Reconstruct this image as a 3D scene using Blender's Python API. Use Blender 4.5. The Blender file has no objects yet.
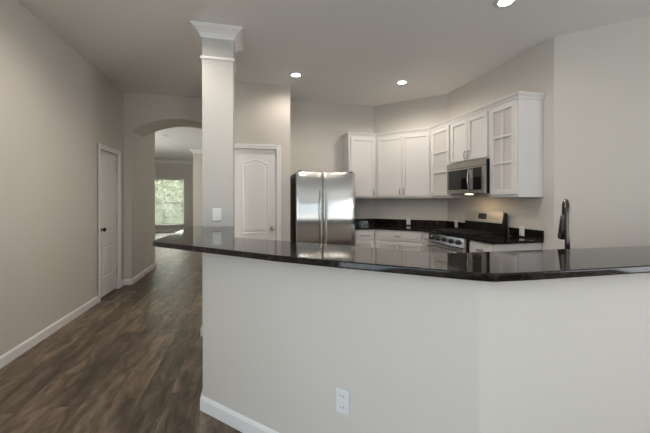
import bpy, bmesh, math, random
from mathutils import Vector, Matrix
random.seed(7)
sc = bpy.context.scene
COL = sc.collection
PI = math.pi

# ------------------------------------------------------------------ camera
CAM_H, CEIL = 1.34, 3.06
cam = bpy.data.cameras.new('camera')
cam.lens, cam.sensor_width, cam.sensor_fit = 18.0, 36.0, 'HORIZONTAL'
cam.shift_y = -16.0 / 650.0
cam.clip_start = 0.05
camo = bpy.data.objects.new('camera', cam)
camo.location = (0, 0, CAM_H)
camo.rotation_euler = (PI / 2, 0, -math.atan(75 / 325))
COL.objects.link(camo)
sc.camera = camo

# ------------------------------------------------------------------ world, daylight, exposure
w = bpy.data.worlds.new('sky')
sc.world = w
w.use_nodes = True
nt = w.node_tree
bg = nt.nodes['Background']
sky = nt.nodes.new('ShaderNodeTexSky')
sky.sky_type = 'NISHITA'
sky.sun_disc = False
sky.sun_elevation = math.radians(48)
sky.sun_rotation = math.radians(120)
nt.links.new(sky.outputs[0], bg.inputs[0])
bg.inputs[1].default_value = 0.06

sun = bpy.data.lights.new('sun', 'SUN')
sun.energy, sun.angle, sun.color = 9.0, 0.05, (1, 0.95, 0.87)
so = bpy.data.objects.new('sun', sun)
so.rotation_euler = (math.radians(42), 0, math.radians(12))
COL.objects.link(so)


def area(name, loc, rot, sx, sy, power, color):
    l = bpy.data.lights.new(name, 'AREA')
    l.shape, l.size, l.size_y, l.energy, l.color = 'RECTANGLE', sx, sy, power, color
    o = bpy.data.objects.new(name, l)
    o.location, o.rotation_euler = loc, rot
    COL.objects.link(o)
    return o


DAY = (0.88, 0.95, 1.0)
for k, wx in enumerate((-0.65, 1.4, 3.45)):      # skylight lamps in three unseen windows behind the camera
    area('window_daylight', (wx, -4.06, 1.80), (PI / 2, 0, 0), 1.75, 1.8, 6.3, DAY)
    # unseen upward fill lamps, added to brighten the ceiling
    area('added_upfill', (wx, -4.02, 1.3), (PI / 2 + 1.15, 0, 0), 1.75, 0.8, 3, (1.0, 0.98, 0.95))
area('added_side_fill', (4.81, -1.6, 1.55), (PI / 2, 0, PI / 2), 2.0, 2.3, 50, DAY)  # added out-of-view fill that brightens the left wall
area('added_side_upfill', (4.78, -1.6, 0.9), (PI / 2 + 1.15, 0, PI / 2), 2.0, 0.9, 40, (1.0, 0.98, 0.95))  # added upward fill beside it, no patio modelled
area('added_far_side_fill', (-4.93, 9.5, 1.5), (PI / 2 + 0.40, 0, -PI / 2), 2.4, 2.0, 62, (0.98, 1.0, 0.95))  # added unseen fill that brightens hall and far room
area('far_window_daylight', (-3.4, 15.18, 1.28), (-PI / 2, 0, 0), 1.15, 1.95, 36, (0.95, 1.0, 0.90))


area('added_left_fill', (-2.0, -0.9, 1.55), (PI / 2, 0, -PI / 2), 2.1, 2.3, 50, (0.78, 0.90, 1.0))  # added out-of-view fill for the bar front and kitchen

sc.view_settings.view_transform = 'Standard'
sc.view_settings.look = 'None'
sc.view_settings.gamma = 1
sc.cycles.caustics_reflective = False
sc.view_settings.use_curve_mapping = False
sc.view_settings.exposure = 0.58


# ------------------------------------------------------------------ materials
def mat(name, color, rough=0.5, metal=0.0, spec=0.5, noise=None, bump=None, coat=0.0, ior=1.5, emit=None):
    m = bpy.data.materials.new(name)
    m.use_nodes = True
    n, l = m.node_tree.nodes, m.node_tree.links
    b = n['Principled BSDF']
    b.inputs['Base Color'].default_value = (*color, 1)
    b.inputs['Roughness'].default_value = rough
    b.inputs['Metallic'].default_value = metal
    b.inputs['Specular IOR Level'].default_value = spec
    b.inputs['IOR'].default_value = ior
    b.inputs['Coat Weight'].default_value = coat
    tc = n.new('ShaderNodeTexCoord')
    if noise:
        sc_, amt = noise
        t = n.new('ShaderNodeTexNoise')
        t.inputs['Scale'].default_value = sc_
        t.inputs['Detail'].default_value = 4
        l.new(tc.outputs['Object'], t.inputs['Vector'])
        r = n.new('ShaderNodeValToRGB')
        r.color_ramp.elements[0].position, r.color_ramp.elements[1].position = 0.3, 0.7
        r.color_ramp.elements[0].color = (*[c * (1 - amt) for c in color], 1)
        r.color_ramp.elements[1].color = (*[min(1, c * (1 + amt)) for c in color], 1)
        l.new(t.outputs['Fac'], r.inputs['Fac'])
        l.new(r.outputs['Color'], b.inputs['Base Color'])
    if bump:
        sc_, st = bump
        t = n.new('ShaderNodeTexNoise')
        t.inputs['Scale'].default_value = sc_
        l.new(tc.outputs['Object'], t.inputs['Vector'])
        bp = n.new('ShaderNodeBump')
        bp.inputs['Strength'].default_value = st
        bp.inputs['Distance'].default_value = 0.002
        l.new(t.outputs['Fac'], bp.inputs['Height'])
        l.new(bp.outputs['Normal'], b.inputs['Normal'])
    if emit:
        b.inputs['Emission Color'].default_value = (*emit[0], 1)
        b.inputs['Emission Strength'].default_value = emit[1]
    return m


def floor_material():
    m = bpy.data.materials.new('vinyl_planks')
    m.use_nodes = True
    n, l = m.node_tree.nodes, m.node_tree.links
    b = n['Principled BSDF']
    tc = n.new('ShaderNodeTexCoord')
    mp = n.new('ShaderNodeMapping')
    mp.inputs['Rotation'].default_value = (0, 0, PI / 2)
    l.new(tc.outputs['Object'], mp.inputs['Vector'])
    br = n.new('ShaderNodeTexBrick')
    br.offset = 0.37
    br.inputs['Color1'].default_value = (0.0, 0.0, 0.0, 1)
    br.inputs['Color2'].default_value = (1.0, 1.0, 1.0, 1)
    br.inputs['Mortar'].default_value = (0.5, 0.5, 0.5, 1)
    br.inputs['Scale'].default_value = 1.0
    br.inputs['Mortar Size'].default_value = 0.0016
    br.inputs['Brick Width'].default_value = 1.22
    br.inputs['Row Height'].default_value = 0.18
    l.new(mp.outputs['Vector'], br.inputs['Vector'])
    # grain: stretched noise running along the planks, shifted per plank
    sep = n.new('ShaderNodeSeparateXYZ')
    l.new(mp.outputs['Vector'], sep.inputs[0])
    ad = n.new('ShaderNodeMath'); ad.operation = 'MULTIPLY_ADD'
    l.new(br.outputs['Color'], ad.inputs[0]); ad.inputs[1].default_value = 7.0
    l.new(sep.outputs['Z'], ad.inputs[2])
    cmb = n.new('ShaderNodeCombineXYZ')
    mx = n.new('ShaderNodeMath'); mx.operation = 'MULTIPLY'; mx.inputs[1].default_value = 2.0
    my = n.new('ShaderNodeMath'); my.operation = 'MULTIPLY'; my.inputs[1].default_value = 7.0
    l.new(sep.outputs['X'], mx.inputs[0]); l.new(sep.outputs['Y'], my.inputs[0])
    l.new(mx.outputs[0], cmb.inputs[0]); l.new(my.outputs[0], cmb.inputs[1]); l.new(ad.outputs[0], cmb.inputs[2])
    no = n.new('ShaderNodeTexNoise')
    no.inputs['Scale'].default_value = 1.7; no.inputs['Detail'].default_value = 7; no.inputs['Roughness'].default_value = 0.62
    no.inputs['Distortion'].default_value = 0.6
    l.new(cmb.outputs[0], no.inputs['Vector'])
    rp = n.new('ShaderNodeValToRGB')
    e = rp.color_ramp.elements
    e[0].position, e[0].color = 0.26, (0.042, 0.030, 0.021, 1)
    e[1].position, e[1].color = 0.76, (0.35, 0.262, 0.185, 1)
    mid = e.new(0.5); mid.color = (0.160, 0.115, 0.079, 1)
    l.new(no.outputs['Fac'], rp.inputs['Fac'])
    # plank to plank tone
    mr = n.new('ShaderNodeMapRange')
    mr.inputs['To Min'].default_value = 0.62; mr.inputs['To Max'].default_value = 1.30
    l.new(br.outputs['Color'], mr.inputs['Value'])
    ml = n.new('ShaderNodeMix'); ml.data_type = 'RGBA'; ml.blend_type = 'MULTIPLY'; ml.inputs[0].default_value = 1
    l.new(rp.outputs['Color'], ml.inputs[6]); l.new(mr.outputs['Result'], ml.inputs[7])
    sm = n.new('ShaderNodeMix'); sm.data_type = 'RGBA'
    l.new(br.outputs['Fac'], sm.inputs[0]); l.new(ml.outputs[2], sm.inputs[6])
    sm.inputs[7].default_value = (0.06, 0.045, 0.033, 1)
    l.new(sm.outputs[2], b.inputs['Base Color'])
    b.inputs['Roughness'].default_value = 0.42
    b.inputs['Specular IOR Level'].default_value = 0.45
    bp = n.new('ShaderNodeBump'); bp.inputs['Strength'].default_value = 0.12; bp.inputs['Distance'].default_value = 0.002
    l.new(no.outputs['Fac'], bp.inputs['Height']); l.new(bp.outputs['Normal'], b.inputs['Normal'])
    return m


def granite_material():
    m = bpy.data.materials.new('dark_granite')
    m.use_nodes = True
    n, l = m.node_tree.nodes, m.node_tree.links
    b = n['Principled BSDF']
    tc = n.new('ShaderNodeTexCoord')
    v = n.new('ShaderNodeTexVoronoi'); v.inputs['Scale'].default_value = 130
    no = n.new('ShaderNodeTexNoise'); no.inputs['Scale'].default_value = 38; no.inputs['Detail'].default_value = 6
    l.new(tc.outputs['Object'], v.inputs['Vector']); l.new(tc.outputs['Object'], no.inputs['Vector'])
    r = n.new('ShaderNodeValToRGB')
    e = r.color_ramp.elements
    e[0].position, e[0].color = 0.42, (0.006, 0.0055, 0.005, 1)
    e[1].position, e[1].color = 0.80, (0.040, 0.026, 0.020, 1)
    l.new(no.outputs['Fac'], r.inputs['Fac'])
    r2 = n.new('ShaderNodeValToRGB')
    e = r2.color_ramp.elements
    e[0].position, e[0].color = 0.03, (0.10, 0.09, 0.09, 1)
    e[1].position, e[1].color = 0.14, (0, 0, 0, 1)
    l.new(v.outputs['Distance'], r2.inputs['Fac'])
    ml = n.new('ShaderNodeMix'); ml.data_type = 'RGBA'; ml.blend_type = 'ADD'; ml.inputs[0].default_value = 0.5
    l.new(r.outputs['Color'], ml.inputs[6]); l.new(r2.outputs['Color'], ml.inputs[7])
    l.new(ml.outputs[2], b.inputs['Base Color'])
    b.inputs['Roughness'].default_value = 0.05
    b.inputs['IOR'].default_value = 1.37
    return m


def pane_material():
    m = bpy.data.materials.new('window_pane')
    m.use_nodes = True
    n, l = m.node_tree.nodes, m.node_tree.links
    n.remove(n['Principled BSDF'])
    out = n['Material Output']
    t = n.new('ShaderNodeBsdfTransparent'); g = n.new('ShaderNodeBsdfGlossy'); g.inputs['Roughness'].default_value = 0.02
    fr = n.new('ShaderNodeFresnel'); fr.inputs[0].default_value = 1.45
    mx = n.new('ShaderNodeMixShader')
    l.new(fr.outputs[0], mx.inputs[0]); l.new(t.outputs[0], mx.inputs[1]); l.new(g.outputs[0], mx.inputs[2])
    l.new(mx.outputs[0], out.inputs[0])
    return m


def steel_material(name, horizontal, color=(0.60, 0.60, 0.59)):
    m = mat(name, color, 0.24, 1.0)
    tg = m.node_tree.nodes.new('ShaderNodeTangent'); tg.direction_type = 'RADIAL'; tg.axis = 'Z'
    m.node_tree.links.new(tg.outputs[0], m.node_tree.nodes['Principled BSDF'].inputs['Tangent'])
    m.node_tree.nodes['Principled BSDF'].inputs['Anisotropic'].default_value = 0.95
    m.node_tree.nodes['Principled BSDF'].inputs['Anisotropic Rotation'].default_value = 0.0
    n, l = m.node_tree.nodes, m.node_tree.links
    b = n['Principled BSDF']
    tc = n.new('ShaderNodeTexCoord'); mp = n.new('ShaderNodeMapping')
    mp.inputs['Scale'].default_value = (2, 2, 220) if horizontal else (220, 220, 2)
    no = n.new('ShaderNodeTexNoise'); no.inputs['Scale'].default_value = 3
    l.new(tc.outputs['Object'], mp.inputs['Vector']); l.new(mp.outputs[0], no.inputs['Vector'])
    mr = n.new('ShaderNodeMapRange'); mr.inputs['To Min'].default_value = 0.17; mr.inputs['To Max'].default_value = 0.22
    l.new(no.outputs['Fac'], mr.inputs['Value']); l.new(mr.outputs[0], b.inputs['Roughness'])
    return m


M = {}
M['wall'] = mat('greige_wall_paint', (0.69, 0.652, 0.60), 0.7, bump=(180, 0.12), spec=0.3)
M['ceil'] = mat('ceiling_paint', (0.88, 0.87, 0.85), 0.8, bump=(140, 0.15), spec=0.2)
M['trim'] = mat('white_trim_paint', (0.90, 0.895, 0.885), 0.35)
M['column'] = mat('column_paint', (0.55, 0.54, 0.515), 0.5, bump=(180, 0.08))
M['cab'] = mat('white_cabinet_paint', (0.75, 0.725, 0.705), 0.33)
M['cabpanel'] = mat('darker_cabinet_panel', (0.64, 0.61, 0.59), 0.3)  # off-white, darker than the door frames
M['door'] = mat('white_door_paint', (0.90, 0.885, 0.87), 0.38)
M['floor'] = floor_material()
M['granite'] = granite_material()
M['steel'] = steel_material('brushed_steel', True)
M['steeldark'] = steel_material('brushed_steel_dark', True, (0.44, 0.42, 0.39))
M['steelv'] = steel_material('brushed_steel_vertical', False)
M['pull'] = mat('drawer_pull_nickel', (0.32, 0.30, 0.28), 0.3, 1.0)
M['satin'] = mat('satin_steel', (0.66, 0.64, 0.60), 0.48, 1.0)
M['nickel'] = mat('satin_nickel', (0.55, 0.53, 0.50), 0.28, 1.0)
M['darknickel'] = mat('dark_nickel', (0.12, 0.108, 0.098), 0.33, 1.0)
M['bronze'] = mat('dark_bronze', (0.035, 0.03, 0.027), 0.3, 0.8)
M['black'] = mat('black_enamel', (0.010, 0.010, 0.011), 0.3, noise=(20, 0.1))
M['blackglass'] = mat('black_glass', (0.008, 0.008, 0.009), 0.05)
M['iron'] = mat('cast_iron', (0.012, 0.012, 0.013), 0.55, bump=(300, 0.3))
M['plastic'] = mat('white_plastic', (0.82, 0.83, 0.84), 0.3)
M['greyplastic'] = mat('grey_plastic', (0.25, 0.25, 0.25), 0.35)
M['slot'] = mat('dark_slot', (0.03, 0.03, 0.03), 0.6)
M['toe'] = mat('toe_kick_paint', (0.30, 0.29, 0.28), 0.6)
M['lens'] = mat('lamp_lens', (0.9, 0.9, 0.88), 0.4, emit=((1.0, 0.90, 0.76), 14.0))
M['tasklens'] = mat('task_lamp_lens', (0.9, 0.85, 0.7), 0.4, emit=((1.0, 0.80, 0.52), 9.0))
M['farlens'] = mat('unlit_lamp_lens', (0.85, 0.85, 0.83), 0.4)
M['pane'] = pane_material()
M['blind'] = mat('blind_vinyl', (0.80, 0.82, 0.78), 0.5)
M['leaf'] = mat('leaves', (0.58, 0.66, 0.46), 0.6, noise=(6, 0.2))
M['bark'] = mat('bark', (0.12, 0.09, 0.06), 0.9, noise=(14, 0.4))
M['lawn'] = mat('lawn_grass', (0.13, 0.20, 0.06), 0.9, noise=(3, 0.3))
M['basin'] = mat('sink_steel', (0.5, 0.5, 0.5), 0.3, 1.0)


# ------------------------------------------------------------------ mesh helpers
class MB:
    def __init__(s):
        s.v, s.f, s.sm = [], [], []

    def add(s, verts, faces, smooth=False, T=None):
        o = len(s.v)
        s.v += [tuple(T @ Vector(p)) if T else tuple(p) for p in verts]
        s.f += [tuple(i + o for i in f) for f in faces]
        s.sm += [smooth] * len(faces)
        return s

    def box(s, x0, x1, y0, y1, z0, z1, T=None):
        v = [(x0, y0, z0), (x1, y0, z0), (x1, y1, z0), (x0, y1, z0), (x0, y0, z1), (x1, y0, z1), (x1, y1, z1), (x0, y1, z1)]
        return s.add(v, [(0, 3, 2, 1), (4, 5, 6, 7), (0, 1, 5, 4), (1, 2, 6, 5), (2, 3, 7, 6), (3, 0, 4, 7)], False, T)

    def prism(s, poly, z0, z1, T=None, smooth=False):
        n = len(poly)
        a = sum(poly[i][0] * poly[(i + 1) % n][1] - poly[(i + 1) % n][0] * poly[i][1] for i in range(n))
        if a < 0:
            poly = poly[::-1]
        v = [(x, y, z0) for x, y in poly] + [(x, y, z1) for x, y in poly]
        s.add(v, [tuple(range(n))[::-1], tuple(range(n, 2 * n))], False, T)
        k = len(s.v) - 2 * n
        fs = [(i, (i + 1) % n, (i + 1) % n + n, i + n) for i in range(n)]
        s.f += [tuple(j + k for j in f) for f in fs]
        s.sm += [smooth] * n
        return s

    def loft(s, rings, smooth=False, closed=True, caps=True, T=None):
        n = len(rings[0])
        v = [p for r in rings for p in r]
        f = []
        for i in range(len(rings) - 1):
            for j in range(n if closed else n - 1):
                a, b = i * n + j, i * n + (j + 1) % n
                f.append((a, b, b + n, a + n))
        s.add(v, f, smooth, T)
        if caps and closed:
            k = len(s.v) - len(v)
            s.f += [tuple(k + j for j in range(n))[::-1], tuple(k + (len(rings) - 1) * n + j for j in range(n))]
            s.sm += [False, False]
        return s

    def tube(s, path, r, seg=12, T=None):
        path = [Vector(p) for p in path]
        rs = r if isinstance(r, (list, tuple)) else [r] * len(path)
        rings, up = [], None
        for i, p in enumerate(path):
            d = (path[min(i + 1, len(path) - 1)] - path[max(i - 1, 0)]).normalized()
            if up is None:
                up = Vector((0, 0, 1)) if abs(d.z) < 0.9 else Vector((1, 0, 0))
            a = d.cross(up).normalized()
            up = a.cross(d).normalized()
            rings.append([tuple(p + rs[i] * (math.cos(t) * a + math.sin(t) * up)) for t in [2 * PI * k / seg for k in range(seg)]])
        return s.loft(rings, True, T=T)

    def lathe(s, prof, center, axis='Z', seg=24, T=None, caps=True):
        rings = []
        for r, h in prof:
            ring = []
            for k in range(seg):
                t = 2 * PI * k / seg
                c, d = r * math.cos(t), r * math.sin(t)
                p = {'Z': (c, d, h), 'Y': (c, h, -d), 'X': (h, c, d)}[axis]
                ring.append((p[0] + center[0], p[1] + center[1], p[2] + center[2]))
            rings.append(ring)
        return s.loft(rings, True, T=T, caps=caps)

    def sweep(s, prof, path, side=1, T=None):
        """profile of (out, z) swept along a plan path; out is to the left of travel when side = 1"""
        P = [Vector((p[0], p[1])) for p in path]
        rings = []
        for i, p in enumerate(P):
            def nrm(a, b):
                d = (b - a).normalized()
                return Vector((-d.y, d.x)) * side
            if i == 0: m = nrm(P[0], P[1])
            elif i == len(P) - 1: m = nrm(P[-2], P[-1])
            else:
                a, b = nrm(P[i - 1], p), nrm(p, P[i + 1])
                m = (a + b).normalized(); m = m / max(0.2, m.dot(a))
            rings.append([(p.x + m.x * o, p.y + m.y * o, z) for o, z in prof])
        return s.loft(rings, T=T)

    def build(s, name, m, parent=None, bevel=0.0, seg=2, kind=None):
        me = bpy.data.meshes.new(name)
        me.from_pydata(s.v, [], s.f)
        me.polygons.foreach_set('use_smooth', s.sm)
        bm = bmesh.new(); bm.from_mesh(me)
        bmesh.ops.recalc_face_normals(bm, faces=bm.faces)
        bm.to_mesh(me); bm.free()
        me.materials.append(M[m] if isinstance(m, str) else m)
        o = bpy.data.objects.new(name, me)
        COL.objects.link(o)
        if parent: o.parent = parent
        if kind: o['kind'] = kind
        if bevel:
            b = o.modifiers.new('bevel', 'BEVEL')
            b.width, b.segments, b.limit_method, b.angle_limit = bevel, seg, 'ANGLE', math.radians(35)
            b.harden_normals = False
        return o


def thing(name, label, cat, loc, rz=0.0, group=None, kind=None):
    o = bpy.data.objects.new(name, None)
    o.empty_display_size = 0.1
    o.location, o.rotation_euler = loc, (0, 0, rz)
    COL.objects.link(o)
    if label: o['label'] = label
    if cat: o['category'] = cat
    if group: o['group'] = group
    if kind: o['kind'] = kind
    return o


def tag(o, label, cat, group=None):
    o['label'], o['category'] = label, cat
    if group: o['group'] = group
    return o


def dup(o, loc, label, rz=None, parent=None):
    c = o.copy(); COL.objects.link(c)
    c.location = loc
    if rz is not None: c.rotation_euler = (0, 0, rz)
    c['label'] = label
    for ch in o.children:
        k = ch.copy(); COL.objects.link(k); k.parent = c
        for g in ch.children:
            q = g.copy(); COL.objects.link(q); q.parent = k
    return c


# ------------------------------------------------------------------ plan of the place (metres; camera at 0,0)
XL = -1.95            # left wall
YB = 5.58             # back wall of the kitchen
XR = 3.11             # range wall
YP = 4.88             # pantry wall
YA, YA2 = 5.74, 6.34  # arch wall, front and back
XAL, XAR = -1.84, -0.40
YH = 7.13             # end of the hall's left wall
YN, YF = 11.67, 15.10  # nearer and farther wall of the far room
YBACK, XEND = -4.0, 4.75
S = 'structure'

MB().box(-5.2, 5.0, -4.2, 15.4, -0.1, 0).build('floor', 'floor', kind=S)
MB().box(-5.2, 5.0, -4.2, 15.4, CEIL, CEIL + 0.12).build('ceiling', 'ceil', kind=S)

# left wall with the shallow recess of a closet door
d0, d1, dh = 4.885, 5.515, 2.035
m = MB().box(XL - 0.16, XL - 0.06, 0.2, YA, 0, CEIL).box(XL - 0.16, XL, -4.0, -2.0, 0, CEIL)
m.box(XL - 0.16, XL, -2.0, 0.2, 0, 0.3).box(XL - 0.16, XL, -2.0, 0.2, 2.75, CEIL)
m.box(XL - 0.06, XL, 0.2, d0, 0, CEIL).box(XL - 0.06, XL, d1, YA, 0, CEIL).box(XL - 0.06, XL, d0, d1, dh, CEIL)
m.build('wall_left', 'wall', kind=S)

# arch wall
arc = []
cx, hw = (XAL + XAR) / 2, (XAR - XAL) / 2
for k in range(41):
    AR = (hw * hw + 0.225 ** 2) / (2 * 0.225)
    q = math.asin(hw / AR) * (1 - 2 * k / 40)
    arc.append((cx - AR * math.sin(q), 2.455 + 0.225 - AR + AR * math.cos(q)))
poly = [(XL - 0.16, 0), (XAL, 0)] + arc + [(XAR, 0), (XAR + 0.15, 0), (XAR + 0.15, CEIL), (XL - 0.16, CEIL)]
n = len(poly)
m = MB()
v = [(x, YA, z) for x, z in poly] + [(x, YA2, z) for x, z in poly]
me_f = [(i, (i + 1) % n, (i + 1) % n + n, i + n) for i in range(n)]
m.add(v, me_f)
for yy, flip in ((0, False), (n, True)):       # front and back faces as strips around the arch
    L, R = [(0, 1, 2, n - 1)], None
    top_l, top_r = n - 1, n - 2
    fs = [(0, 1, 2, n - 1)]
    fs += [(n - 1,) + tuple(range(2, 23)), (n - 1, 22, n - 2), (n - 2,) + tuple(range(22, 43)), (n - 2, 42, 43, 44)]
    m.f += [tuple(i + yy for i in f) for f in fs]
    m.sm += [False] * len(fs)
m.build('wall_arch', 'wall', kind=S, bevel=0.008)

# pantry block with the recess of its door
p0, p1, ph = -0.232, 0.392, 2.105
m = MB().box(XAR, 0.59, YP + 0.06, YA - 0.002, 0, CEIL)
m.box(XAR, p0, YP, YP + 0.06, 0, CEIL).box(p1, 0.59, YP, YP + 0.06, 0, CEIL).box(p0, p1, YP, YP + 0.06, ph, CEIL)
m.build('wall_pantry', 'wall', kind=S)

# kitchen walls
sumw = 7.78
MB().prism([(0.592, YB), (sumw - YB, YB), (sumw - YB + 0.05, YB + 0.12), (0.592, YB + 0.12)], 0, CEIL).build('wall_back', 'wall', kind=S)
MB().prism([(sumw - YB, YB), (XR, sumw - XR), (XR + 0.12, sumw - XR + 0.05), (sumw - YB + 0.05, YB + 0.12)], 0, CEIL).build('wall_corner', 'wall', kind=S)
MB().prism([(XR, sumw - XR), (XR, 2.784), (XR + 0.12, 2.834), (XR + 0.12, sumw - XR + 0.05)], 0, CEIL).build('wall_range', 'wall', kind=S)
MB().prism([(XR, 2.784), (XEND, 2.784 + XR - XEND), (XEND + 0.12, 1.194), (XR + 0.12, 2.834)], 0, CEIL).build('wall_sink', 'wall', kind=S)
m = MB().box(XEND, XEND + 0.12, YBACK, -2.65, 0, CEIL).box(XEND, XEND + 0.12, -0.55, 1.144, 0, CEIL)
m.box(XEND, XEND + 0.12, -2.65, -0.55, 0, 0.30).box(XEND, XEND + 0.12, -2.65, -0.55, 2.75, CEIL)
m.build('wall_right', 'wall', kind=S)

# wall behind the camera with three windows
wins = (-0.65, 1.4, 3.45)
HW, RZ0, RZ1 = 0.92, 0.85, 2.75
m = MB()
xs = [XL - 0.16]
for wx in wins: xs += [wx - HW, wx + HW]
xs.append(XEND + 0.12)
for i in range(0, len(xs), 2): m.box(xs[i], xs[i + 1], YBACK - 0.15, YBACK, 0, CEIL)
for wx in wins:
    m.box(wx - HW, wx + HW, YBACK - 0.15, YBACK, 0, RZ0).box(wx - HW, wx + HW, YBACK - 0.15, YBACK, RZ1, CEIL)
m.build('wall_rear', 'wall', kind=S)

# hall and far room
MB().box(-2.01, -1.86, YA2, YH, 0, CEIL).build('wall_hall', 'wall', kind=S)
MB().box(XAR, XAR + 0.15, YA2, YN, 0, CEIL).build('wall_hallside', 'wall', kind=S)
MB().box(-5.0, -2.01, YH - 0.15, YH, 0, CEIL).build('wall_farfront', 'wall', kind=S)
MB().box(-1.87, XAR + 0.15, YN, YN + 0.15, 0, CEIL).box(-1.87, -1.72, YN + 0.15, YF, 0, CEIL).build('wall_farstep', 'wall', kind=S)
m = MB().box(-5.15, -5.0, YH - 0.15, 8.25, 0, CEIL).box(-5.15, -5.0, 10.75, YF, 0, CEIL)
m.box(-5.15, -5.0, 8.25, 10.75, 0, 0.45).box(-5.15, -5.0, 8.25, 10.75, 2.55, CEIL)
m.build('wall_farleft', 'wall', kind=S)
fw0, fw1, fz0, fz1 = -4.0, -2.79, 0.28, 2.27
m = MB().box(-5.15, fw0, YF, YF + 0.15, 0, CEIL).box(fw1, -1.72, YF, YF + 0.15, 0, CEIL)
m.box(fw0, fw1, YF, YF + 0.15, 0, fz0).box(fw0, fw1, YF, YF + 0.15, fz1, CEIL)
m.build('wall_far', 'wall', kind=S)

# bar wall
bar_poly = [(-0.297, 2.209), (0.848, 1.064), (4.64, 1.064), (4.64, 1.184), (0.898, 1.184), (-0.190, 2.272), (-0.190, 3.405), (-0.297, 3.405)]
MB().prism(bar_poly, 0, 1.049).build('wall_bar', 'wall', kind=S, bevel=0.006)

# column
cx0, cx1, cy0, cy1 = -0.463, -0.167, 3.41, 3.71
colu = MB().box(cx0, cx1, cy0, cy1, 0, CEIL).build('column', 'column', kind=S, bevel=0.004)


def ring(off, z):
    return [(cx0 - off, cy0 - off, z), (cx1 + off, cy0 - off, z), (cx1 + off, cy1 + off, z), (cx0 - off, cy1 + off, z)]


MB().loft([ring(o, z) for o, z in [(0.001, 2.955), (0.012, 2.957), (0.014, 2.972), (0.020, 2.982), (0.028, 2.996), (0.045, 3.012), (0.064, 3.026), (0.082, 3.036), (0.084, 3.044), (0.094, 3.047), (0.094, 3.059)]]).build('capital', 'trim', colu)
MB().loft([ring(o, z) for o, z in [(0.001, 2.742), (0.010, 2.744), (0.016, 2.752), (0.016, 2.764), (0.010, 2.772), (0.001, 2.774)]]).build('necking_band', 'trim', colu)
MB().loft([ring(o, z) for o, z in [(0.014, 0.001), (0.014, 0.078), (0.006, 0.092), (0.001, 0.093)]]).build('column_base', 'trim', colu)

# baseboards
BB = [(0.001, 0.001), (0.015, 0.001), (0.015, 0.072), (0.010, 0.084), (0.004, 0.092), (0.001, 0.092)]


def bb(name, path, side):
    MB().sweep(BB, path, side).build('baseboard_' + name, 'trim', kind=S)


bb('left', [(XL, -4.0), (XL, 4.812)], -1)
bb('arch', [(XL, 5.588), (XL, YA), (XAL, YA), (XAL, YA2), (-1.86, YA2), (-1.86, YH), (-3.0, YH)], -1)
bb('pantry', [(0.59, YP + 0.5), (0.59, YP), (0.452, YP)], -1)
bb('bar', [(-0.297, 3.40), (-0.297, 2.209), (0.848, 1.064), (4.64, 1.064)], -1)
bb('hallside', [(XAR, YN), (XAR, YA2)], 1)
bb('far', [(-5.0, YF), (-1.87, YF)], -1)
bb('farstep', [(-1.87, YF), (-1.87, YN), (XAR, YN)], -1)
bb('right', [(XEND, YBACK), (XEND, 1.05)], 1)
bb('rear', [(XL, YBACK), (XEND, YBACK)], 1)

# crown moulding of the far room
CR = [(0.001, 2.93), (0.02, 2.93), (0.03, 2.96), (0.09, 3.03), (0.10, 3.058), (0.001, 3.058)]
MB().sweep(CR, [(-5.0, YH), (-5.0, YF), (-1.87, YF), (-1.87, YN), (XAR, YN)], -1).build('trim_crown', 'trim', kind=S)


# door casings: profile boards with mitred head, local x along the wall, -Y out of it
def casing(name, loc, rz, x0, x1, h, wd=0.066):
    m = MB()
    for a, b, t in ((0.0, wd, 0.013), (wd * 0.55, wd, 0.019)):
        m.prism([(x0 - b, 0), (x0 - a, 0), (x0 - a, h + a), (x1 + a, h + a), (x1 + a, 0), (x1 + b, 0), (x1 + b, h + b), (x0 - b, h + b)], 0.0, t)
    R = Matrix.Rotation(PI / 2, 4, 'X')
    m.v = [tuple(R @ Vector(p)) for p in m.v]       # plan polygon stood upright, thickness towards -Y
    o = m.build(name, 'trim', kind=S, bevel=0.003)
    o.location, o.rotation_euler = loc, (0, 0, rz)
    return o


casing('trim_1', (XL, 0, 0), PI / 2, d0 + 0.006, d1 - 0.006, dh - 0.006)
casing('trim_2', (0, YP, 0), 0, p0 + 0.006, p1 - 0.006, ph - 0.006)


# moulded interior door, local x along its width, front at y = 0 facing -Y
def arch_outline(x0, x1, z0, z1, rise, nseg=14):
    pts = [(x0, z0), (x1, z0), (x1, z1)]
    if rise:
        for k in range(1, nseg):
            t = k / nseg
            sft = 0.5 - 0.5 * math.cos(2 * PI * t)          # ogee shoulders
            pts.append((x1 + (x0 - x1) * t, z1 + rise * sft ** 0.8))
    pts.append((x0, z1))
    return pts


def inset(poly, d):
    n = len(poly); out = []
    for i in range(n):
        a, b, c = Vector(poly[i - 1]), Vector(poly[i]), Vector(poly[(i + 1) % n])
        n1 = (b - a).normalized(); n2 = (c - b).normalized()
        n1, n2 = Vector((-n1.y, n1.x)), Vector((-n2.y, n2.x))
        mm = (n1 + n2).normalized(); mm = mm / max(0.4, mm.dot(n1))
        out.append(tuple(b + mm * d))
    return out


def panel_door(name, loc, rz, wd, h, panels):
    o = MB().box(0, wd, 0.006, 0.04, 0, h)
    for q in panels:
        po = arch_outline(*q)
        rings = []
        for d, y in ((0.0, 0.0065), (0.005, 0.002), (0.014, 0.0005), (0.022, 0.003), (0.030, 0.0056), (0.042, 0.0056), (0.064, 0.001), (0.072, 0.001)):
            rings.append([(x, y, z) for x, z in inset(po, d)])
        o.loft(rings, False)
    ob = o.build(name, 'door', kind=S)
    ob.location, ob.rotation_euler = loc, (0, 0, rz)
    return ob


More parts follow.
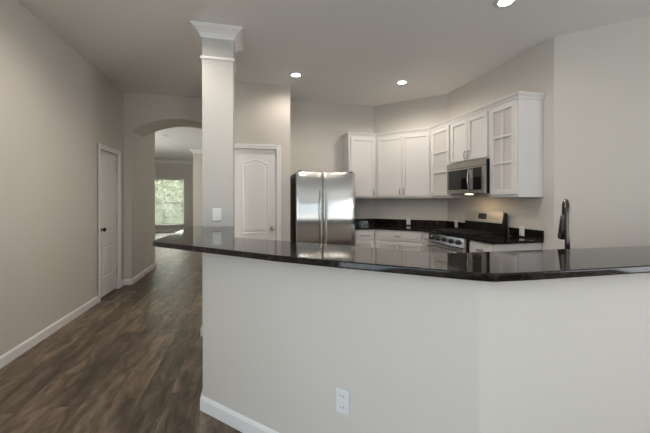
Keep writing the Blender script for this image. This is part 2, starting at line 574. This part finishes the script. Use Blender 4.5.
def knob(parent, x, z, m):
    MB().lathe([(0.0, 0.004), (0.032, 0.004), (0.032, -0.004), (0.026, -0.010), (0.012, -0.012), (0.010, -0.032), (0.016, -0.038), (0.026, -0.044), (0.029, -0.054), (0.026, -0.064), (0.015, -0.070), (0.0, -0.071)], (x, 0, z), 'Y').build('door_handle', m, parent)


def hinges(parent, x, zs):
    for z in zs:
        MB().lathe([(0.0, z - 0.045), (0.007, z - 0.045), (0.007, z + 0.045), (0.0, z + 0.045)], (x, -0.004, 0), 'Z', 10).build('hinge', 'nickel', parent)


dl = d1 - d0 - 0.008
door1 = panel_door('door_1', (XL - 0.022, d0 + 0.004, 0.014), PI / 2, dl, dh - 0.018,
                   [(0.115, dl - 0.115, 0.24, 0.72, 0.0), (0.115, dl - 0.115, 0.86, 1.80, 0.09)])
knob(door1, 0.07, 0.93, 'bronze')
hinges(door1, dl + 0.001, (0.25, 1.02, 1.78))
pw = p1 - p0 - 0.008
door2 = panel_door('door_2', (p0 + 0.004, YP + 0.022, 0.012), 0, pw, ph - 0.016,
                   [(0.105, pw - 0.115, 0.2, 0.70, 0.0), (0.105, pw - 0.115, 0.83, 1.88, 0.06)])
knob(door2, pw - 0.065, 0.915, 'nickel')
hinges(door2, -0.001, (0.25, 1.02, 1.82))


# windows
def window(name, x0, x1, z0, z1, y0, y1, facing, mullion=True):
    """frame fills the wall opening; facing +1 looks to -Y rooms"""
    ym = (y0 + y1) / 2
    fr = MB()
    for a, b, c, d in ((x0, x0 + 0.05, z0, z1), (x1 - 0.05, x1, z0, z1), (x0 + 0.05, x1 - 0.05, z0, z0 + 0.05), (x0 + 0.05, x1 - 0.05, z1 - 0.05, z1), (x0 + 0.05, x1 - 0.05, (z0 + z1) / 2 - 0.025, (z0 + z1) / 2 + 0.025)):
        fr.box(a, b, ym - 0.03, ym + 0.03, c, d)
    o = fr.build(name, 'trim', kind=S, bevel=0.004)
    MB().box(x0 + 0.05, x1 - 0.05, ym - 0.004, ym + 0.004, z0 + 0.05, z1 - 0.05).build('glass_pane', 'pane', o)
    yi = y0 - 0.03 if facing > 0 else y1 + 0.03
    MB().box(x0 - 0.04, x1 + 0.04, min(ym + 0.03 * -facing, yi), max(ym + 0.03 * -facing, yi), z0 - 0.002, z0 + 0.02).build('window_sill', 'trim', o, bevel=0.004)
    return o


window('window_1', fw0, fw1, fz0, fz1, YF, YF + 0.15, 1)
for k, wx in enumerate(wins):
    window('window_%d' % (k + 2), wx - HW, wx + HW, RZ0, RZ1, YBACK - 0.15, YBACK, -1)

for nm, x0, yc, h, z0_, z1_ in (('window_5', XEND, -1.6, 1.05, 0.30, 2.75), ('window_6', -5.15, 9.5, 1.25, 0.45, 2.55), ('window_7', XL - 0.16, -0.9, 1.1, 0.30, 2.75)):  # unseen windows, added as openings for the fill lamps
    o = window(nm, -h, h, z0_, z1_, 0.0, 0.12, 0 if nm == 'window_5' else 1)
    o.location, o.rotation_euler = ((x0, yc, 0), (0, 0, -PI / 2)) if nm == 'window_5' else ((x0 + 0.14, yc, 0), (0, 0, PI / 2))
bl = thing('window_blind', 'white slatted blind in the bright window at the end of the hallway', 'blind', ((fw0 + fw1) / 2, YF - 0.035, 0))
MB().box(-0.60, 0.60, -0.025, 0.025, fz1 - 0.06, fz1 - 0.01).build('head_rail', 'blind', bl)
m = MB()
ta = math.radians(40)
z = fz1 - 0.09
while z > fz0 + 0.09:
    T = Matrix.Translation((0, 0, z)) @ Matrix.Rotation(ta, 4, 'X')
    m.box(-0.59, 0.59, -0.024, 0.024, -0.0012, 0.0012, T)
    z -= 0.05
m.build('slats', 'blind', bl)
MB().box(-0.59, 0.59, -0.025, 0.025, fz0 + 0.04, fz0 + 0.065).build('bottom_rail', 'blind', bl)
m = MB()
for x in (-0.4, 0.4): m.tube([(x, -0.027, fz0 + 0.05), (x, -0.027, fz1 - 0.05)], 0.0015, 6)
m.build('ladder_cord', 'blind', bl)

# garden beyond the far window
MB().box(-14, 8, 15.5, 40, -0.3, -0.15).build('ground_lawn', 'lawn', kind=S)


def tree(x, y, h, r, label):
    t = thing('garden_tree', label, 'tree', (x, y, -0.15), 0, None)
    MB().tube([(0, 0, 0), (0.05, 0, h * 0.3), (0, 0.05, h * 0.6)], [0.16, 0.12, 0.08]).build('trunk', 'bark', t)
    c = MB()
    for k in range(5200):
        a, b = random.uniform(0, 2 * PI), random.uniform(-1, 1)
        q = random.random() ** 0.4
        p = Vector((r * q * math.cos(a) * math.sqrt(1 - b * b), r * q * math.sin(a) * math.sqrt(1 - b * b), h * 0.55 + h * 0.5 * q * b))
        R = Matrix.Translation(p) @ Matrix.Rotation(random.uniform(0, 6.3), 4, 'Z') @ Matrix.Rotation(random.uniform(0, 3), 4, 'X')
        l = random.uniform(0.07, 0.14)
        c.add([(0, 0, 0), (l * .5, l * .4, 0.01), (0, l * 1.3, 0), (-l * .5, l * .4, 0.01)], [(0, 1, 2, 3)], False, R)
    c.build('crown', 'leaf', t)


tree(-4.6, 19.5, 3.6, 1.5, 'leafy green tree outside the far window, nearer the hall wall')
tree(-7.4, 22.5, 4.2, 1.7, 'leafy green tree outside the far window, behind the blind')


# ------------------------------------------------------------------ bar countertop
def rounded(poly, radii, seg=6):
    out = []; n = len(poly)
    for i in range(n):
        r = radii.get(i, 0)
        b = Vector(poly[i])
        if not r: out.append(tuple(b)); continue
        a, c = Vector(poly[i - 1]), Vector(poly[(i + 1) % n])
        p, q = b + (a - b).normalized() * r, b + (c - b).normalized() * r
        for k in range(seg + 1):
            t = k / seg
            out.append(tuple((1 - t) ** 2 * p + 2 * t * (1 - t) * b + t * t * q))
    return out


bt = [(-0.612, 2.245), (-0.256, 1.911), (0.115, 1.552), (0.377, 1.336), (0.588, 1.172), (0.72, 1.068), (0.838, 0.984), (0.99, 0.975), (4.62, 0.955),
      (4.45, 1.40), (2.24, 1.40), (0.93, 1.425), (0.585, 1.77), (-0.105, 2.37), (-0.150, 3.40), (-0.470, 3.40), (-0.470, 3.525), (-0.575, 3.525)]
bt = rounded(bt, {0: 0.06, 6: 0.03, 11: 0.03, 13: 0.04, 17: 0.04})
tag(MB().prism(bt, 1.050, 1.081).build('bar_countertop', 'granite', bevel=0.007, seg=4),
    'dark polished granite bar top running along the half-height wall', 'countertop')


# ------------------------------------------------------------------ cabinet builders (local x along the front, front at y = 0, -Y out)
def shaker(m, x0, x1, z0, z1, rail=0.055, y=-0.023, lights=None):
    m.box(x0, x0 + rail, y, -0.001, z0, z1).box(x1 - rail, x1, y, -0.001, z0, z1)
    m.box(x0 + rail, x1 - rail, y, -0.001, z0, z0 + rail).box(x0 + rail, x1 - rail, y, -0.001, z1 - rail, z1)
    if not lights: m.box(x0 + rail, x1 - rail, y + 0.014, -0.001, z0 + rail, z1 - rail)
    if lights:
        nx, nz = lights
        a0, a1, b0, b1 = x0 + rail, x1 - rail, z0 + rail, z1 - rail
        for i in range(1, nx):
            c = a0 + (a1 - a0) * i / nx; m.box(c - 0.011, c + 0.011, y - 0.001, y + 0.014, b0, b1)
        for i in range(1, nz):
            c = b0 + (b1 - b0) * i / nz; m.box(a0, a1, y - 0.003, y + 0.014, c - 0.012, c + 0.012)


def pull(parent, x, z, vertical=True, L=0.10, y=-0.022):
    h = L / 2
    pts = [(0, 0, -h), (0, -0.022, -h * 0.9), (0, -0.028, 0), (0, -0.022, h * 0.9), (0, 0, h)]
    pts = [(x, y + p[1], z + p[2]) if vertical else (x + p[2], y + p[1], z) for p in pts]
    MB().tube(pts, 0.0055, 8).build('handle', 'pull', parent)


def cab_door(c, x0, x1, z0, z1, handle=None, lights=None, rail=0.055):
    m = MB(); shaker(m, x0, x1, z0, z1, rail, lights=lights)
    d = m.build('door', 'cab', c, bevel=0.002)
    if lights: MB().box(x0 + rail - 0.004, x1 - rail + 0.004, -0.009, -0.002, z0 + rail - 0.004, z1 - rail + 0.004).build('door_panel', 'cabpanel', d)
    if handle: pull(d, *handle)
    return d


def cab_drawer(c, x0, x1, z0, z1, pulls):
    d = MB().box(x0, x1, -0.020, -0.001, z0, z1).box(x0 + 0.03, x1 - 0.03, -0.023, -0.019, z0 + 0.03, z1 - 0.03).build('drawer', 'cab', c, bevel=0.003)
    for x in pulls: pull(d, x, (z0 + z1) / 2, False, 0.09)
    return d


UZ0, UZ1 = 1.378, 2.447
DG = -PI / 4
RT = -PI / 2


def local(poly, loc, rz):
    T = Matrix.Rotation(-rz, 2)
    return [tuple(T @ (Vector(p) - Vector(loc))) for p in poly]


def upper(label, loc, rz, foot, z0=UZ0, z1=UZ1):
    c = thing('wall_cabinet', label, 'cabinet', (loc[0], loc[1], 0), rz, 'white wall cabinets of the kitchen')
    MB().prism(local(foot, loc, rz), z0, z1).build('cabinet_body', 'cab', c, bevel=0.002)
    return c


g = 0.0015
sumu = 7.40
ux = 2.79
uy = 5.28
G3 = 0.003
# back wall single door cabinet
c = upper('narrow white single-door wall cabinet above the counter beside the refrigerator', (1.63, uy), 0,
          [(1.63, uy), (sumu - uy - g, uy), (sumw - YB - g, YB - G3), (1.63, YB - G3)])
wA = sumu - uy - g - 1.63
cab_door(c, 0.035, wA - 0.02, UZ0 + 0.03, UZ1 - 0.03, (wA - 0.047, UZ0 + 0.11))
# corner cabinet, two doors
A, B = Vector((sumu - uy, uy)), Vector((ux, sumu - ux))
c = upper('wide white two-door wall cabinet set across the angled corner', tuple(A), DG,
          [(A.x + g, A.y - g), (B.x - g, B.y + g), (XR - G3, sumw - XR), (sumw - YB, YB - G3)])
wC = (B - A).length
cab_door(c, 0.03, wC / 2 - 0.003, UZ0 + 0.03, UZ1 - 0.03, (wC / 2 - 0.033, UZ0 + 0.11))
cab_door(c, wC / 2 + 0.003, wC - 0.03, UZ0 + 0.03, UZ1 - 0.03, (wC / 2 + 0.033, UZ0 + 0.11))
# range wall
y0 = sumu - ux
yM0, yM1, yE = 4.11, 3.335, 2.91
c = upper('white wall cabinet with a divided-light door between corner cabinet and microwave', (ux, y0 - g), RT,
          [(ux, y0 - g), (ux, yM0 + g), (XR - G3, yM0 + g), (XR - G3, sumw - XR - g), ])
wL = y0 - yM0 - 2 * g
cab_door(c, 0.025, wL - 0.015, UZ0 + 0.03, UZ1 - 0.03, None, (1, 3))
MZ = 1.845
c = upper('short white two-door wall cabinet directly above the microwave', (ux, yM0 - g), RT,
          [(ux, yM0 - g), (ux, yM1 + g), (XR - G3, yM1 + g), (XR - G3, yM0 - g)], MZ)
wM = yM0 - yM1 - 2 * g
cab_door(c, 0.02, wM / 2 - 0.003, MZ + 0.02, UZ1 - 0.03, (wM / 2 - 0.033, MZ + 0.09))
cab_door(c, wM / 2 + 0.003, wM - 0.02, MZ + 0.02, UZ1 - 0.03, (wM / 2 + 0.033, MZ + 0.09))
c = upper('white end wall cabinet with a divided-light door and a bare side panel', (ux, yM1 - g), RT,
          [(ux, yM1 - g), (ux, yE), (XR - G3, yE), (XR - G3, yM1 - g)])
wR = yM1 - g - yE
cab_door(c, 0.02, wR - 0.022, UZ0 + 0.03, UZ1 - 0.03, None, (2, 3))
# crown along the cabinet tops
CC = [(0.0015, 2.432), (0.010, 2.432), (0.013, 2.448), (0.026, 2.472), (0.032, 2.477), (0.032, 2.494), (0.0015, 2.494)]
tag(MB().sweep(CC, [(1.63, YB - G3), (1.63, uy), tuple(A), tuple(B), (ux, yE), (XR - G3, yE)], -1).build('crown_moulding', 'cab'),
    'white crown moulding running along the tops of the wall cabinets', 'moulding')

# base cabinets
BX, BY, sumb = 2.51, 4.925, 6.885
CZ = 0.878


def base(label, loc, rz, foot, toe=0.07):
    c = thing('base_cabinet', label, 'cabinet', (loc[0], loc[1], 0), rz, 'white base cabinets of the kitchen')
    lp = local(foot, loc, rz)
    MB().prism(lp, 0.10, CZ).build('cabinet_body', 'cab', c, bevel=0.002)
    ymax = max(p[1] for p in lp)
    w0 = min(p[0] for p in lp if p[1] < 0.05); w1 = max(p[0] for p in lp if p[1] < 0.05)
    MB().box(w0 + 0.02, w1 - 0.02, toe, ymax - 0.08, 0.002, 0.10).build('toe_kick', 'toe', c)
    return c


Ab, Bb = Vector((sumb - BY, BY)), Vector((BX, sumb - BX))
c = base('white base cabinet with a double-pull drawer beside the refrigerator', (1.61, BY), 0, [(1.61, BY), (Ab.x - g, BY), (sumw - YB - g, YB - G3), (1.61, YB - G3)])
wb = Ab.x - g - 1.61
cab_drawer(c, 0.02, wb - 0.025, 0.72, 0.855, (wb / 2 - 0.035, wb / 2 + 0.035))
cab_door(c, 0.02, wb - 0.025, 0.13, 0.69, (0.06, 0.60))
c = base('wide white base cabinet with one long drawer across the angled corner', tuple(Ab), DG, [(Ab.x + g, Ab.y - g), (Bb.x - g, Bb.y + g), (XR - G3, sumw - XR), (sumw - YB, YB - G3)])
wb = (Bb - Ab).length
cab_drawer(c, 0.03, wb - 0.03, 0.72, 0.855, (wb / 2,))
cab_door(c, 0.03, wb / 2 - 0.003, 0.13, 0.69, (wb / 2 - 0.035, 0.60))
cab_door(c, wb / 2 + 0.003, wb - 0.03, 0.13, 0.69, (wb / 2 + 0.035, 0.60))
rg0, rg1 = 4.105, 3.33
c = base('narrow white base cabinet squeezed between angled corner and range', (BX, Bb.y - g), RT, [(BX, Bb.y - g), (BX, rg0 + 0.004), (XR - G3, rg0 + 0.004), (XR - G3, sumw - XR - g)])
wb = Bb.y - g - rg0 - 0.004
cab_drawer(c, 0.03, wb - 0.012, 0.72, 0.855, (wb / 2 + 0.01,))
cab_door(c, 0.03, wb - 0.012, 0.13, 0.69, (wb - 0.045, 0.60), rail=0.045)
c = base('white end base cabinet with a drawer on the near side of the range', (BX, rg1 - 0.004), RT, [(BX, rg1 - 0.004), (BX, 2.925), (XR - G3, 2.925), (XR - G3, rg1 - 0.004)])
wb = rg1 - 0.004 - 2.925
cab_drawer(c, 0.015, wb - 0.02, 0.72, 0.855, (wb / 2,))
cab_door(c, 0.015, wb - 0.02, 0.13, 0.69, (0.05, 0.60))

# kitchen countertop, two runs either side of the range
CX, CY, sumc = 2.475, 4.89, 6.835
kc = tag(MB().prism([(1.595, CY), (sumc - CY, CY), (CX, sumc - CX), (CX, rg0 + 0.003), (XR - 0.003, rg0 + 0.003), (XR - 0.003, sumw - XR - 0.003), (sumw - YB - 0.003, YB - 0.003), (1.595, YB - 0.003)], CZ + 0.002, 0.911).build('kitchen_countertop', 'granite', bevel=0.006),
         'black granite countertop wrapping the corner between refrigerator and range', 'countertop')
MB().sweep([(0.003, 0.912), (0.023, 0.912), (0.023, 1.013), (0.003, 1.013)], [(1.60, YB), (sumw - YB, YB), (XR, sumw - XR), (XR, rg0 + 0.004)], -1).build('backsplash', 'granite', kc, bevel=0.002)
kc = tag(MB().prism([(CX, rg1 - 0.003), (CX, 2.90), (XR - 0.003, 2.90), (XR - 0.003, rg1 - 0.003)], CZ + 0.002, 0.911).build('kitchen_countertop', 'granite', bevel=0.006),
         'short black granite countertop end piece on the near side of the range', 'countertop')
MB().sweep([(0.003, 0.912), (0.023, 0.912), (0.023, 1.013), (0.003, 1.013)], [(XR, 3.372), (XR, 2.90)], -1).build('backsplash', 'granite', kc, bevel=0.002)

# sink side of the bar: lower counter, cabinets, sink, faucet
sk0, sk1, sv0, sv1 = 1.35, 2.10, 1.62, 1.98
m = MB()
m.prism([(-0.175, 2.280), (0.905, 1.190), (sk0, 1.190), (sk0, 2.05), (0.98, 2.05), (0.255, 2.745)], 0.880, 0.911)
m.prism([(sk1, 1.190), (4.55, 1.190), (3.72, 2.05), (sk1, 2.05)], 0.880, 0.911)
m.box(sk0, sk1, 1.190, sv0, 0.880, 0.911).box(sk0, sk1, sv1, 2.05, 0.880, 0.911)
tag(m.build('sink_countertop', 'granite'), 'lower black granite sink counter behind the bar', 'countertop')
c = base('white sink base cabinet below the faucet behind the bar', (3.60, 2.02), PI, [(3.60, 2.02), (0.97, 2.02), (0.905, 1.192), (4.45, 1.192)])
for i in range(4):
    cab_door(c, 0.05 + i * 0.63, 0.05 + i * 0.63 + 0.60, 0.13, 0.85, (0.05 + i * 0.63 + (0.56 if i % 2 == 0 else 0.04), 0.72))
# angled cabinet under the diagonal of the bar
f0, f1 = Vector((0.955, 2.03)), Vector((0.275, 2.71))
c = base('white angled base cabinet behind the diagonal of the bar', tuple(f0), PI * 0.75, [tuple(f0), tuple(f1), (-0.170, 2.285), (0.905, 1.200)])
for i in range(2):
    cab_door(c, 0.03 + i * 0.46, 0.03 + i * 0.46 + 0.44, 0.13, 0.85, (0.03 + i * 0.46 + (0.40 if i == 0 else 0.04), 0.72))
sk = thing('kitchen_sink', 'steel undermount sink in the lower counter behind the bar', 'sink', ((sk0 + sk1) / 2, (sv0 + sv1) / 2, 0))
hx, hy = (sk1 - sk0) / 2, (sv1 - sv0) / 2


def rr(hx_, hy_, z):
    return [(-hx_, -hy_, z), (hx_, -hy_, z), (hx_, hy_, z), (-hx_, hy_, z)]


MB().loft([rr(hx - .001, hy - .001, 0.910), rr(hx - .006, hy - .006, 0.905), rr(hx - .01, hy - .01, 0.90), rr(hx - .03, hy - .03, 0.883), rr(0.02, 0.02, 0.882)], caps=False).build('basin', 'basin', sk)

fx, fy = 1.74, 1.475
dx, dy = 0.69, 0.724
fa = thing('faucet', 'tall gooseneck pull-down faucet standing behind the bar top', 'faucet', (fx, fy, 0.911))
MB().lathe([(0.0, 0.0), (0.030, 0.0), (0.030, 0.006), (0.024, 0.012), (0.020, 0.05), (0.018, 0.10), (0.0, 0.10)], (0, 0, 0)).build('base', 'darknickel', fa)
pts = [(0, 0, 0.09), (0, 0, 0.2), (0, 0, 0.33)]
for k in range(1, 13):
    t = PI * k / 12
    q = 0.072 * (1 - math.cos(t)); pts.append((q * dx, q * dy, 0.34 + 0.085 * math.sin(t)))
MB().tube(pts, 0.0130, 14).build('spout', 'darknickel', fa)
MB().tube([((0.144 + o) * 0.66, (0.144 + o) * 0.75, z) for o, z in ((-0.001, 0.345), (0.004, 0.32), (0.016, 0.26), (0.026, 0.205), (0.028, 0.196))], [0.0130, 0.0145, 0.020, 0.0250, 0.020], 14).build('spray_head', 'darknickel', fa)
MB().tube([(0.018 * dy, -0.018 * dx, 0.06), (0.05 * dy, -0.05 * dx, 0.065), (0.10 * dy, -0.10 * dx, 0.10)], [0.009, 0.008, 0.006], 10).build('lever_handle', 'darknickel', fa)

# ------------------------------------------------------------------ refrigerator
rf = thing('refrigerator', 'stainless side-by-side refrigerator standing against the back wall', 'refrigerator', (0.662, 4.75, 0))
W = 0.915
MB().box(0.0, W, 0.075, 0.82, 0.02, 1.752).build('cabinet_body', 'black', rf, bevel=0.004)
MB().box(0.01, W - 0.01, 0.03, 0.075, 0.015, 0.095).build('grille', 'black', rf)


def bowed(x0, x1, bulge=0.014, n=14):
    pts = []
    for k in range(n + 1):
        t = k / n
        x = x0 + (x1 - x0) * t
        full = (x - 0.0) / W
        y = 0.012 - bulge * (1 - (2 * full - 1) ** 2) + 0.010 * (abs(2 * t - 1) ** 10)
        pts.append((x, y))
    return pts + [(x1, 0.070), (x0, 0.070)]


sx = 0.404
for (a, b, hxp, lab) in ((0.002, sx - 0.005, sx - 0.034, None), (sx + 0.005, W - 0.002, sx + 0.036, None)):
    d = MB().prism(bowed(a, b), 0.10, 1.765, smooth=True)
    d = d.build('door', 'steel', rf, bevel=0.003)
    hpts = []
    for k in range(13):
        t = k / 12
        yb = -0.012 - 0.046 * (1 - (2 * t - 1) ** 4)
        hpts.append((hxp, yb, 0.62 + 0.90 * t))
    MB().tube(hpts, [0.011] + [0.0165] * 11 + [0.011], 12).build('handle', 'satin', d)
for a in (0.03, W - 0.12): MB().box(a, a + 0.09, 0.03, 0.10, 1.766, 1.785).build('hinge_cover', 'black', rf, bevel=0.004)

# ------------------------------------------------------------------ microwave
mw = thing('microwave', 'stainless over-range microwave with black glass door under the short cabinet', 'microwave', (2.71, 4.088, 0), RT)
W, z0, z1 = 0.752, 1.428, 1.841
MB().box(0.0, W, 0.035, 0.388, z0, z1).build('case', 'black', mw, bevel=0.003)
MB().box(0.0, W, 0.0, 0.034, z1 - 0.075, z1).build('vent_grille', 'steeldark', mw, bevel=0.003)
d = MB()
xs = 0.535
d.box(0, xs, 0.0, 0.034, z0, z0 + 0.055).box(0, xs, 0.0, 0.034, z1 - 0.100, z1 - 0.077).box(0, 0.03, 0.0, 0.034, z0 + 0.055, z1 - 0.100).box(xs - 0.055, xs, 0.0, 0.034, z0 + 0.055, z1 - 0.100)
d = d.build('door', 'steeldark', mw, bevel=0.002)
MB().box(0.031, xs - 0.056, 0.004, 0.033, z0 + 0.056, z1 - 0.101).build('door_window', 'blackglass', d)
MB().tube([(xs - 0.028, 0.0, z0 + 0.04), (xs - 0.028, -0.035, z0 + 0.07), (xs - 0.028, -0.045, (z0 + z1) / 2 - 0.02), (xs - 0.028, -0.035, z1 - 0.125), (xs - 0.028, 0.0, z1 - 0.095)], 0.008, 10).build('handle', 'steelv', d)
cp = MB().box(xs + 0.003, W, 0.0, 0.034, z0, z1 - 0.077).build('control_panel', 'steeldark', mw, bevel=0.002)
MB().box(xs + 0.015, W - 0.045, -0.002, 0.004, z0 + 0.045, z1 - 0.095).build('keypad', 'blackglass', cp)
MB().box(0.05, W - 0.05, 0.05, 0.35, z0 - 0.006, z0 - 0.0005).build('underside_panel', 'greyplastic', mw)
MB().box(0.345, 0.425, 0.04, 0.10, z0 - 0.011, z0 - 0.0065).build('task_lamp', 'tasklens', mw)
tl = area('microwave_task_light', (2.71 + 0.07, 4.088 - 0.38, z0 - 0.016), (0, 0, 0), 0.05, 0.07, 0.9, (1.0, 0.68, 0.36))

# ------------------------------------------------------------------ range
rn = thing('gas_range', 'stainless gas range with front knobs below the microwave', 'range', (2.42, rg0, 0), RT)
W = rg0 - rg1
D = XR - 2.42 - 0.006
MB().box(0.002, W - 0.002, 0.045, D, 0.03, 0.895).build('oven_body', 'black', rn, bevel=0.003)
MB().box(0.004, W - 0.004, 0.05, D - 0.02, 0.0, 0.03).build('plinth', 'black', rn)
MB().box(0.0, W, 0.012, 0.585, 0.896, 0.918).build('cooktop', 'blackglass', rn, bevel=0.004)
cpm = MB()
cpm.loft([[(x, 0.0, 0.780), (x, 0.043, 0.775), (x, 0.043, 0.893), (x, 0.020, 0.893)] for x in (0.004, W - 0.004)])
cp = cpm.build('control_panel', 'steel', rn, bevel=0.003)
for i in range(5):
    kx = 0.10 + i * (W - 0.20) / 4
    T = Matrix.Translation((kx, 0.010, 0.837)) @ Matrix.Rotation(math.radians(-10), 4, 'X')
    MB().lathe([(0.0, 0.004), (0.031, 0.004), (0.031, -0.006), (0.026, -0.010), (0.023, -0.036), (0.0, -0.038)], (0, 0, 0), 'Y', 18, T=T).build('knob', 'black', cp)
od = MB().box(0.004, W - 0.004, 0.004, 0.043, 0.235, 0.770)
od = od.build('oven_door', 'steel', rn, bevel=0.004)
MB().box(0.10, W - 0.10, 0.001, 0.006, 0.33, 0.64).build('door_window', 'blackglass', od)
MB().tube([(0.05, 0.0, 0.715), (0.05, -0.045, 0.715), (0.10, -0.052, 0.715), (W - 0.10, -0.052, 0.715), (W - 0.05, -0.045, 0.715), (W - 0.05, 0.0, 0.715)], 0.012, 10).build('handle', 'steelv', od)
MB().box(0.004, W - 0.004, 0.004, 0.043, 0.045, 0.228).build('storage_drawer', 'steel', rn, bevel=0.004)
for gx in (0.04, 0.04 + (W - 0.08) / 3 + 0.002, 0.04 + 2 * (W - 0.08) / 3 + 0.004):
    gw = (W - 0.08) / 3 - 0.006
    gm = MB()
    for y in (0.06, 0.18, 0.30, 0.42, 0.535): gm.box(gx, gx + gw, y - 0.006, y + 0.006, 0.934, 0.946)
    for x in (gx + 0.006, gx + gw / 2, gx + gw - 0.006): gm.box(x - 0.006, x + 0.006, 0.054, 0.541, 0.934, 0.946)
    for x in (gx + 0.006, gx + gw - 0.006):
        for y in (0.06, 0.535): gm.box(x - 0.006, x + 0.006, y - 0.006, y + 0.006, 0.9185, 0.934)
    gm.build('grate', 'iron', rn)
for bx_ in (0.15, W - 0.15):
    for by_ in (0.17, 0.42):
        MB().lathe([(0.0, 0.919), (0.045, 0.919), (0.045, 0.927), (0.030, 0.931), (0.0, 0.932)], (bx_, by_, 0), 'Z', 18).build('burner', 'iron', rn)
bgm = MB().loft([[(x, 0.590, 0.896), (x, 0.660, 0.896), (x, 0.660, 1.185), (x, 0.618, 1.185), (x, 0.590, 1.05)] for x in (0.0, W - 0.05)])
bgd = bgm.build('backguard', 'black', rn, bevel=0.006)
pan = MB().loft([[(x, 0.581, 1.058), (x, 0.589, 1.055), (x, 0.6175, 1.192), (x, 0.64, 1.187), (x, 0.64, 1.197), (x, 0.609, 1.197)] for x in (0.006, W - 0.062)])
pan.build('backguard_panel', 'satin', bgd)
T = Matrix.Translation((0.36, 0.596, 1.132)) @ Matrix.Rotation(math.radians(-11.6), 4, 'X')
MB().box(-0.075, 0.075, -0.003, 0.004, -0.036, 0.036, T).build('clock_display', 'blackglass', bgd)


# ------------------------------------------------------------------ switches and outlets
def plate(name, label, cat, loc, rz, outlet=True, m='plastic', wd=0.072, h=0.116, group=None):
    o = thing(name, label, cat, loc, rz, group)
    MB().box(-wd / 2, wd / 2, -0.007, -0.001, -h / 2, h / 2).build('cover_plate', m, o, bevel=0.003)
    if outlet:
        for s in (-1, 1):
            MB().box(-0.017, 0.017, -0.0095, -0.0065, s * 0.026 - 0.015, s * 0.026 + 0.015).build('receptacle', m, o, bevel=0.002)
        for q in [k for k in o.children if k.name.startswith('receptacle')]:
            s = 1 if sum(v.co.z for v in q.data.vertices) > 0 else -1
            for x in (-0.007, 0.007):
                MB().box(x - 0.0012, x + 0.0012, -0.0100, -0.0093, s * 0.026 - 0.004, s * 0.026 + 0.006).build('slot', 'slot', q)
    else:
        MB().box(-0.017, 0.017, -0.012, -0.0065, -0.033, 0.033).build('rocker', m, o, bevel=0.003)
    return o


plate('wall_outlet', 'white double outlet low on the front of the bar wall', 'outlet', (0.43, 1.482, 0.39), DG)
plate('light_switch', 'white rocker switch plate on the square white column', 'switch', (-0.322, cy0, 1.20), 0, False, wd=0.085, h=0.125)
plate('wall_outlet', 'white outlet low on the hallway wall past the arch', 'outlet', (-1.86, 6.66, 0.23), PI / 2)
plate('wall_outlet', 'white outlet over the backsplash in the angled corner', 'outlet', (2.662 - 0.017, 5.118 - 0.017, 0.985), DG)
plate('wall_outlet', 'white outlet over the backsplash between angled corner and range', 'outlet', (XR - 0.023, 4.41, 0.985), RT)
plate('wall_outlet', 'white outlet over the backsplash on the near side of the range', 'outlet', (XR - 0.023, 3.17, 0.985), RT)


# ------------------------------------------------------------------ recessed ceiling lights
def downlight(loc, label, lit=True, power=38):
    o = thing('recessed_light', label, 'ceiling light', (loc[0], loc[1], CEIL), 0, 'recessed ceiling lights')
    MB().lathe([(0.060, -0.0005), (0.095, -0.0005), (0.093, -0.006), (0.075, -0.010), (0.060, -0.010), (0.060, -0.0005)], (0, 0, 0), 'Z', 32, caps=False).build('trim_ring', 'plastic', o)
    MB().lathe([(0.0, -0.001), (0.059, -0.001), (0.059, -0.008), (0.0, -0.009)], (0, 0, 0), 'Z', 28).build('lens', 'lens' if lit else 'farlens', o)
    if lit:
        l = bpy.data.lights.new('recessed_lamp', 'SPOT')
        l.energy, l.color, l.spot_size, l.spot_blend, l.shadow_soft_size = power, (1.0, 0.91, 0.80), math.radians(168), 0.6, 0.06
        s = bpy.data.objects.new('recessed_lamp', l); s.location = (loc[0], loc[1], CEIL - 0.03); COL.objects.link(s)
    return o


downlight((0.612, 4.41), 'lit round recessed light in the ceiling in front of the pantry wall', power=16)
downlight((2.15, 4.345), 'lit round recessed light in the ceiling before the corner cabinets', power=34)
downlight((2.15, 2.38), 'lit round recessed light in the ceiling nearest the sink counter', power=8)
downlight((0.612, 2.38), 'added unseen round recessed light in the ceiling above the inner side of the bar', power=36)  # added out-of-frame fill for the kitchen back wall
downlight((-0.8, 2.8), 'added unseen round recessed light in the ceiling over the plank floor aisle', power=33)  # added out-of-frame fill for the left wall and door
downlight((-2.2, 9.4), 'round recessed light in the far room ceiling seen through the arch', False)
